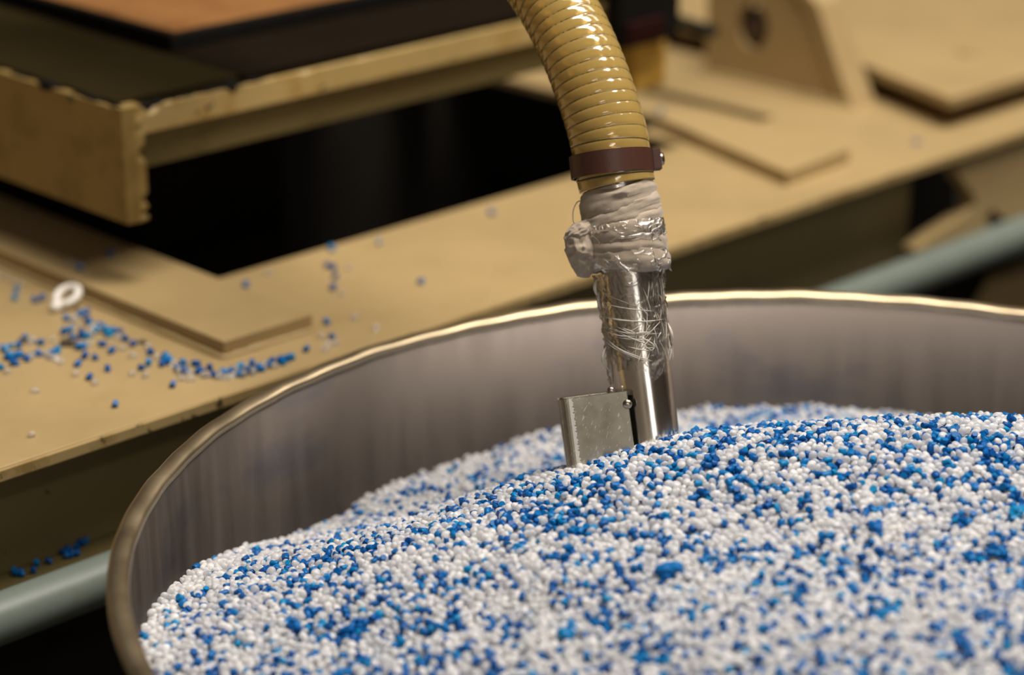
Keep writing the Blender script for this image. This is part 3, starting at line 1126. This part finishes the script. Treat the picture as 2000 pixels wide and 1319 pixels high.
R0, R1, HH = HR - 0.0003, HR + 0.0011, 0.0068
V, Fc = [], []
A0, A1 = math.radians(10), math.radians(372)
nb = 96
for i in range(nb + 1):
    a = A0 + (A1 - A0) * i / nb
    ov = 0.0012 * max(0, i / nb - 0.93) / 0.07
    for (r, vv) in ((R1 + ov, -HH), (R1 + ov, HH), (R0 + ov, HH), (R0 + ov, -HH)):
        V.append(cpt(r * math.cos(a), vv, r * math.sin(a)))
for i in range(nb):
    for q in range(4):
        q2 = (q + 1) % 4
        Fc.append((i * 4 + q, i * 4 + q2, (i + 1) * 4 + q2, (i + 1) * 4 + q))
Fc.append((0, 1, 2, 3)); Fc.append(tuple(nb * 4 + q for q in (3, 2, 1, 0)))
o = from_lists('band', V, Fc, M_band, clampo, True)
o.modifiers.new('es', 'EDGE_SPLIT').split_angle = math.radians(40)


def cbox(name, u0, u1, v0_, v1_, w0, w1, mat, bev=0.0006):
    bm = bmesh.new(); bm_box(bm, u0, u1, v0_, v1_, w0, w1, bev)
    for vv in bm.verts: vv.co = Vector(cpt(*vv.co))
    return from_bm(name, bm, mat, clampo)


lug = cbox('lug', HR - 0.001, HR + 0.0065, -0.0062, 0.0068, -0.0015, 0.0008, M_band)
cbox('lug', HR - 0.001, HR + 0.0060, -0.0062, 0.0062, -0.0085, -0.0062, M_band)
V, Fc = [], []
for i, (r, uu) in enumerate(((0.0042, 0.0), (0.0042, 0.0016), (0.0034, 0.0030), (0.0015, 0.0036))):
    for j in range(16):
        a = 2 * math.pi * j / 16
        V.append(cpt(HR + 0.0052 + uu, 0.0003 + r * math.cos(a), -0.0035 + r * math.sin(a)))
for i in range(3):
    for j in range(16):
        j2 = (j + 1) % 16
        Fc.append((i * 16 + j, i * 16 + j2, (i + 1) * 16 + j2, (i + 1) * 16 + j))
Fc.append(tuple(48 + j for j in range(16)))
from_lists('bolt', V, Fc, M_bolt, lug, True)

# ------------------------------------------------------------------ rag wrapped round the wand
rag = empty('rag', wpt(0, v_at_row(450), 0))
tag(rag, 'dirty grey-beige cloth rag knotted round the wand below the hose clamp', 'rag')


def wrap_band(row, half_mm, r0, thick, tilt, phase, seed, nth=150, nv=26):
    """a cloth turn: bulging strip round the tube, wrinkled, tilted"""
    vc = v_at_row(row)
    V, Fc = [], []
    for i in range(nth):
        a = 2 * math.pi * i / nth
        for j in range(nv):
            t = 2 * math.pi * j / nv
            ct, st = math.cos(t), math.sin(t)
            prof_r = thick * (abs(ct) ** 0.7) * (1 if ct > 0 else -0.4)
            vv = half_mm * st * (1 + 0.12 * math.sin(3 * a + phase))
            V.append((a, vv, prof_r, t))
    A = np.array(V)
    a, vv, pr = A[:, 0], A[:, 1], A[:, 2]
    k = np.stack([np.cos(a) * 0.9 + phase, np.sin(a) * 0.9, vv * 380 + 1.1 * np.sin(a + phase)], 1)
    k2 = np.stack([np.cos(a) * 1.8, np.sin(a) * 1.8 + phase, vv * 800 + 1.6 * np.sin(2 * a)], 1)
    fold = 1 - np.abs(vnoise(k, seed)) * 2.0
    fold2 = 1 - np.abs(vnoise(k2, seed + 5)) * 2
    outw = (np.cos(A[:, 3]) > -0.1)
    r = r0 + pr + outw * (0.0012 * fold + 0.0005 * fold2)
    vpos = vc + vv + tilt * r * np.cos(a + phase * 0.0) + 0.0008 * vnoise(k2 * 0.6, seed + 9)
    P = wa + wu * (r * np.cos(a))[:, None] + wax * vpos[:, None] + wn * (r * np.sin(a))[:, None]
    for i in range(nth):
        i2 = (i + 1) % nth
        for j in range(nv):
            j2 = (j + 1) % nv
            Fc.append((i * nv + j, i * nv + j2, i2 * nv + j2, i2 * nv + j))
    return list(P), Fc


turns_ = [wrap_band(398, 0.0092, 0.0203, 0.0028, 0.10, 0.3, 1),
          wrap_band(424, 0.0070, 0.0205, 0.0036, 0.26, 1.2, 2),
          wrap_band(452, 0.0088, 0.0207, 0.0045, 0.16, 2.1, 3),
          wrap_band(480, 0.0080, 0.0206, 0.0046, -0.06, 3.0, 4),
          wrap_band(505, 0.0080, 0.0205, 0.0049, -0.12, 4.2, 5)]
for t_ in turns_:
    from_lists('cloth_turn', t_[0], t_[1], M_rag, rag, True)


def blob(name, u, v, w, ru, rv, rw, seed, amp, parent, mat, tilt=0.0):
    bm = bmesh.new()
    bmesh.ops.create_icosphere(bm, subdivisions=5, radius=1.0)
    co = np.array([vv.co[:] for vv in bm.verts])
    k = co * np.array([1.7, 3.4, 1.7])
    d = 1 + amp * (1 - 2 * np.abs(vnoise(k + 7, seed))) + 0.5 * amp * (1 - 2 * np.abs(vnoise(k * 2.4, seed + 1)))
    co *= d[:, None]
    for vv, c in zip(bm.verts, co):
        uu, v2 = c[0] * ru, c[1] * rv
        vv.co = Vector(wpt(u + uu * math.cos(tilt) - v2 * math.sin(tilt), v + uu * math.sin(tilt) + v2 * math.cos(tilt), w + c[2] * rw))
    return from_bm(name, bm, mat, parent, True)


blob('knot', -0.0262, v_at_row(480), 0.0065, 0.0094, 0.0155, 0.0125, 31, 0.10, rag, M_rag, 0.08)
blob('knot_fold', -0.0262, v_at_row(446), 0.0085, 0.0098, 0.0062, 0.0095, 37, 0.10, rag, M_rag, 0.5)
th_ = catmull([wpt(-0.0245, v_at_row(432), 0.012), wpt(-0.0290, v_at_row(425), 0.010), wpt(-0.0285, v_at_row(402), 0.008), wpt(-0.0255, v_at_row(386), 0.006), wpt(-0.0225, v_at_row(384), 0.006)], 10)
v, f = tube_lists(th_, 0.00035, 6)
from_lists('thread', v, f, M_rag, rag, True)

# ------------------------------------------------------------------ cling film over rag and tube
film = empty('cling_film', wpt(0, v_at_row(620), 0))
tag(film, 'torn clear plastic film wound round the wand below and over the rag', 'plastic film')


def film_sheet(name, row0, row1, r0f, amp, seed, a0=0.0, a1=2 * math.pi):
    nth, nv = 220, 90
    a = np.linspace(a0, a1, nth)
    tv = np.linspace(0, 1, nv)
    Aa, Tv = np.meshgrid(a, tv, indexing='ij')
    vv = v_at_row(row0) + (v_at_row(row1) - v_at_row(row0)) * Tv
    edge = 0.011 * vnoise(np.stack([np.cos(Aa) * 3, np.sin(Aa) * 3, Aa * 0], -1), seed + 3)
    vv = vv + edge * (Tv > 0.5) * (Tv - 0.5) * 2
    skew = Aa * 1.2 + vv * 160
    k = np.stack([np.cos(Aa) * 3 + skew * 0.2, np.sin(Aa) * 3, vv * 180 + np.sin(Aa) * 1.5], -1)
    k2 = k * 2.6 + 5
    fold = np.clip(1 - np.abs(vnoise(k, seed)) * 3.2, 0, 1) + 0.6 * np.clip(1 - np.abs(vnoise(k2, seed + 1)) * 3.2, 0, 1)
    r = r0f(Tv) + amp * fold
    P = wa + wu * (r * np.cos(Aa))[..., None] + wax * vv[..., None] + wn * (r * np.sin(Aa))[..., None]
    V = P.reshape(-1, 3)
    Fc = [(i * nv + j, i * nv + j + 1, (i + 1) * nv + j + 1, (i + 1) * nv + j) for i in range(nth - 1) for j in range(nv - 1)]
    return from_lists(name, V, Fc, M_film, film, True)


film_sheet('film_sheet', 528, 716, lambda t: WR + 0.0006 + 0.0022 * np.exp(-t * 5), 0.0016, 3)
film_sheet('film_sheet', 436, 527, lambda t: 0.0255 + 0.0006 * np.sin(t * 9), 0.0008, 8, 0.25, math.pi - 0.45)
# stretched creases and torn shreds
cre = []


def crease(a, da, r_a, r_b, wmm, sag):
    pts = []
    for t in np.linspace(0, 1, 14):
        ang_ = a + da * t
        rr_ = WR + 0.0017 + 0.0008 * math.sin(t * math.pi)
        row = r_a + (r_b - r_a) * t + sag * math.sin(t * math.pi)
        pts.append(wpt(-rr_ * math.cos(ang_), v_at_row(row), rr_ * math.sin(ang_)))
    cre.append(tube_lists(pts, wmm * np.sin(np.linspace(0.12, 3.02, 14)) * 0.001 + 0.00004, 6))


for i in range(13):                          # long stretched folds, left down to right
    r_a = random.uniform(535, 660)
    crease(random.uniform(-0.2, 0.7), random.uniform(1.2, 2.2), r_a, min(708, r_a + random.uniform(20, 75)), random.uniform(0.14, 0.36), random.uniform(-4, 12))
for i in range(44):                          # short wisps bunched on the right-hand side
    r_a = random.uniform(535, 690)
    crease(random.uniform(1.5, 3.1), random.uniform(-0.25, 0.3), r_a, min(712, r_a + random.uniform(12, 60)), random.uniform(0.10, 0.28), random.uniform(-3, 3))
for i in range(14):                          # knot of torn film low on the front
    r_a = random.uniform(640, 690)
    crease(random.uniform(0.9, 2.2), random.choice((-1, 1)) * random.uniform(0.2, 0.8), r_a, min(712, r_a + random.uniform(-35, 30)), random.uniform(0.12, 0.34), random.uniform(-6, 6))
v, f = join_lists(cre)
from_lists('crease_strands', v, f, M_crease, film, True)
shred = []
for (u, r1_, w, du, r2_) in ((-0.0195, 535, 0.006, -0.0022, 575), (-0.0190, 560, 0.004, -0.0015, 600), (0.0195, 640, 0.004, 0.0012, 690), (0.0192, 520, 0.006, 0.0016, 548), (-0.0190, 668, 0.006, -0.0035, 716)):
    pts = [wpt(u + du * math.sin(t * 3.1), v_at_row(r1_ + (r2_ - r1_) * t), w + 0.003 * math.sin(t * 4)) for t in np.linspace(0, 1, 12)]
    shred.append(tube_lists(pts, 0.0009 * np.sin(np.linspace(0.2, 3.0, 12)) + 0.0001, 6))
v, f = join_lists(shred)
from_lists('film_shreds', v, f, M_crease, film, True)

# ------------------------------------------------------------------ loose pellets on the table
c8 = lambda L: [(x / 4.712, 500 + y / 4.712) for x, y in L]
c1 = lambda L: [(180 + x / 3.996, 700 + y / 3.996) for x, y in L]
pile_b = c8([(95, 830), (45, 860), (60, 925), (100, 915), (165, 918), (190, 910), (135, 985), (120, 960), (245, 945), (172, 825), (225, 750), (10, 1025),
             (352, 897), (375, 795), (475, 890), (530, 868), (30, 850), (80, 935)])
heap_b = c8([(735, 530), (797, 515), (825, 600), (828, 625), (805, 590), (925, 632), (885, 685), (580, 698), (640, 680), (750, 690), (748, 735), (805, 742),
             (670, 750), (985, 690), (1000, 725), (970, 680), (1010, 700), (1045, 680), (1095, 697), (720, 838), (765, 828), (745, 840), (600, 690)])
lone_b = c8([(1155, 762), (1225, 805), (940, 808), (1028, 870), (778, 922), (875, 935), (715, 993), (990, 1037), (822, 1115), (1385, 885), (1365, 987), (1300, 1027), (612, 572)]) + \
    c1([(180, 360), (628, 207)])
row_b = c8([(1515, 915), (1495, 990), (1550, 955), (1525, 935), (1505, 960), (1540, 975)]) + \
    c1([(610, 15), (665, 75), (715, 100), (710, 30), (740, 98), (810, 40), (825, 97), (845, 102), (860, 97), (917, 72), (945, 122), (1035, 118), (1020, 112), (1082, 97), (1155, 60),
        (1150, 118), (1212, 100), (1245, 40), (1290, 75), (1310, 82), (1300, 70), (1380, 50), (1400, 20), (1475, 20), (1490, 30), (1525, 5), (1465, 8), (1560, -12), (1670, -72)])
far_b = [(215, 497), (155, 523), (480, 556), (648, 485), (640, 518), (652, 523), (655, 540), (650, 562), (740, 473), (822, 549), (960, 415), (160, 460),
         (638, 628), (648, 657), (1790, 277), (1290, 218), (29, 582), (32, 566), (68, 586), (82, 582)]
white_l = c8([(30, 180), (110, 220), (190, 250), (820, 700), (850, 660), (1085, 740), (760, 800), (285, 790), (300, 770), (480, 770), (450, 920), (290, 920), (300, 905), (560, 970), (470, 930), (430, 900),
              (695, 1080), (875, 1165), (320, 1235), (1220, 1080), (1340, 1095), (1225, 910), (1360, 830), (70, 1060), (1130, 840), (690, 560), (400, 900), (520, 940),
              (820, 800), (1440, 930), (700, 600), (850, 720), (900, 660)]) + \
    c1([(700, 150), (770, 160), (870, 130), (1050, 150), (990, 140), (900, 130), (1100, 130), (1180, 125), (1260, 95), (1250, 110), (1340, 70), (1200, 60), (1120, 90), (1000, 125), (1350, 40), (1420, 55),
        (680, 100), (760, 120), (640, 40)])
white_f = [(682, 522), (525, 533), (628, 655), (642, 672), (655, 668), (668, 573), (692, 620), (635, 680), (135, 513), (735, 640), (62, 848)]
onrail_x = (-0.034, 0.046)


def rest(px_, py_):
    p = at(px_, py_, ZT + 0.0019)
    if (onrail_x[0] < p[0] < onrail_x[1] and p[1] > 0.509) or (0.60 < p[0] < 0.65 and 0.50 < p[1] < 0.69):
        p = at(px_, py_, ZT + 0.0139)
    return p


OWN = ((225, 790, 'lone blue pellet nearest the chipped front edge of the table'),
       (337, 752, 'lone blue pellet on the table just left of the tub rim'),
       (1790, 277, 'very blurred blue pellet on the table at the far right'),
       (1290, 218, 'very blurred blue pellet on the table right beside the amber hose'),
       (960, 415, 'blurred blue pellet by the opening edge, rightmost left of the hose'),
       (822, 549, 'blurred lone blue pellet in the middle of the table strip behind the tub'),
       (740, 473, 'blurred lone blue pellet close to the front edge of the dark opening'),
       (480, 556, 'lone blue pellet just below the front corner of the dark opening'),
       (215, 497, 'lone blue pellet on the long rail under the frame corner'),
       (155, 523, 'lone blue pellet on the long rail above the white ring'),
       (160, 460, 'dim blue pellet in the shadow below the platen frame'),
       (638, 628, 'upper of two blue pellets right of the rail end above the rim'),
       (648, 657, 'lower of two blue pellets right of the rail end above the rim'),
       (62, 848, 'lone milky pellet by the front edge at the lower left of the table'))
for L, isb, lab, grp in (
        (pile_b, True, 'blue pellet in the loose cluster on the table at the far left edge', 'blue pellets at the left edge of the table'),
        (heap_b, True, 'blue pellet in the clump beside the white ring on the table', 'blue pellets by the white ring'),
        (lone_b, True, 'blue pellet lying alone on the table between ring and tub', 'single blue pellets on the near table corner'),
        (row_b, True, 'blue pellet in the row swept against the rail end above the tub rim', 'blue pellets along the rail end'),
        (far_b, True, 'blurred blue pellet lying alone on the table away from the clumps', 'stray blue pellets on the table'),
        (white_l, False, 'milky pellet among the blue ones spilled on the near table corner', 'milky pellets spilled on the table corner'),
        (white_f, False, 'milky pellet lying alone on the table away from the clumps', 'stray milky pellets on the table')):
    for (x_, y_) in L:
        own = [l_ for (ux, uy, l_) in OWN if math.hypot(ux - x_, uy - y_) < 3]
        pellet(rest(x_, y_), isb, own[0] if own else lab, None if own else grp, True, True)
for i in range(18):
    x_ = random.uniform(-0.225, -0.150)
    pellet((x_, 0.490 + random.uniform(-0.006, 0.007), 0.6265 + 0.0021), True, 'dark blue pellet on the shaded ledge behind the pipe', 'blue pellets on the ledge behind the pipe')

# white moulded ring with a tail
c = at(132, 588, ZT + 0.004)
e1 = (at(160, 575, ZT + 0.004) - at(95, 605, ZT + 0.004)); e1 /= np.linalg.norm(e1)
e2 = np.array([-e1[1], e1[0], 0])
ring = []
R_ = 0.0085
pts = [c + e1 * (R_ * math.cos(a)) + e2 * (R_ * 0.95 * math.sin(a)) + np.array([0, 0, 0.004 + 0.004 * math.cos(a)]) for a in np.linspace(0, 2 * math.pi, 40)]
v1, f1 = tube_lists(pts, 0.0030 + 0.0005 * vnoise(np.array(pts) * 200, 2), 10)
pts = [c - e1 * (R_ + 0.0095 * t) + np.array([0, 0, -0.0006 * t]) for t in np.linspace(0, 1, 10)]
v2, f2 = tube_lists(pts, np.interp(np.linspace(0, 1, 10), [0, 0.5, 0.85, 1], [0.0036, 0.0040, 0.0036, 0.0015]), 10)
v, f = join_lists([(v1, f1), (v2, f2)])
o = from_lists('plastic_ring', v, f, M_sprue, None, True)
tag(o, 'white plastic ring with a stubby tail lying on the table at the left', 'plastic ring')

for (x_, y_, s_, lab) in ((134, 668, 0.0055, 'dark brown crumb of debris among the blue pellets on the table'),
                          (46, 665, 0.0035, 'small brown speck of debris near the left edge of the table'),
                          (278, 668, 0.0028, 'tiny brown speck of debris below the long rail edge')):
    p = at(x_, y_, ZT + s_ * 0.4)
    bm = bmesh.new(); bmesh.ops.create_icosphere(bm, subdivisions=3, radius=s_)
    co = np.array([vv.co[:] for vv in bm.verts])
    d = 1 + 0.5 * vnoise(co / s_ * 1.6 + 3, 17)
    for vv, q_, dd in zip(bm.verts, co, d): vv.co = Vector((p[0] + q_[0] * dd * 1.2, p[1] + q_[1] * dd, p[2] + q_[2] * dd * 0.45))
    o = from_bm('debris_crumb', bm, M_debris)
    tag(o, lab, 'debris')
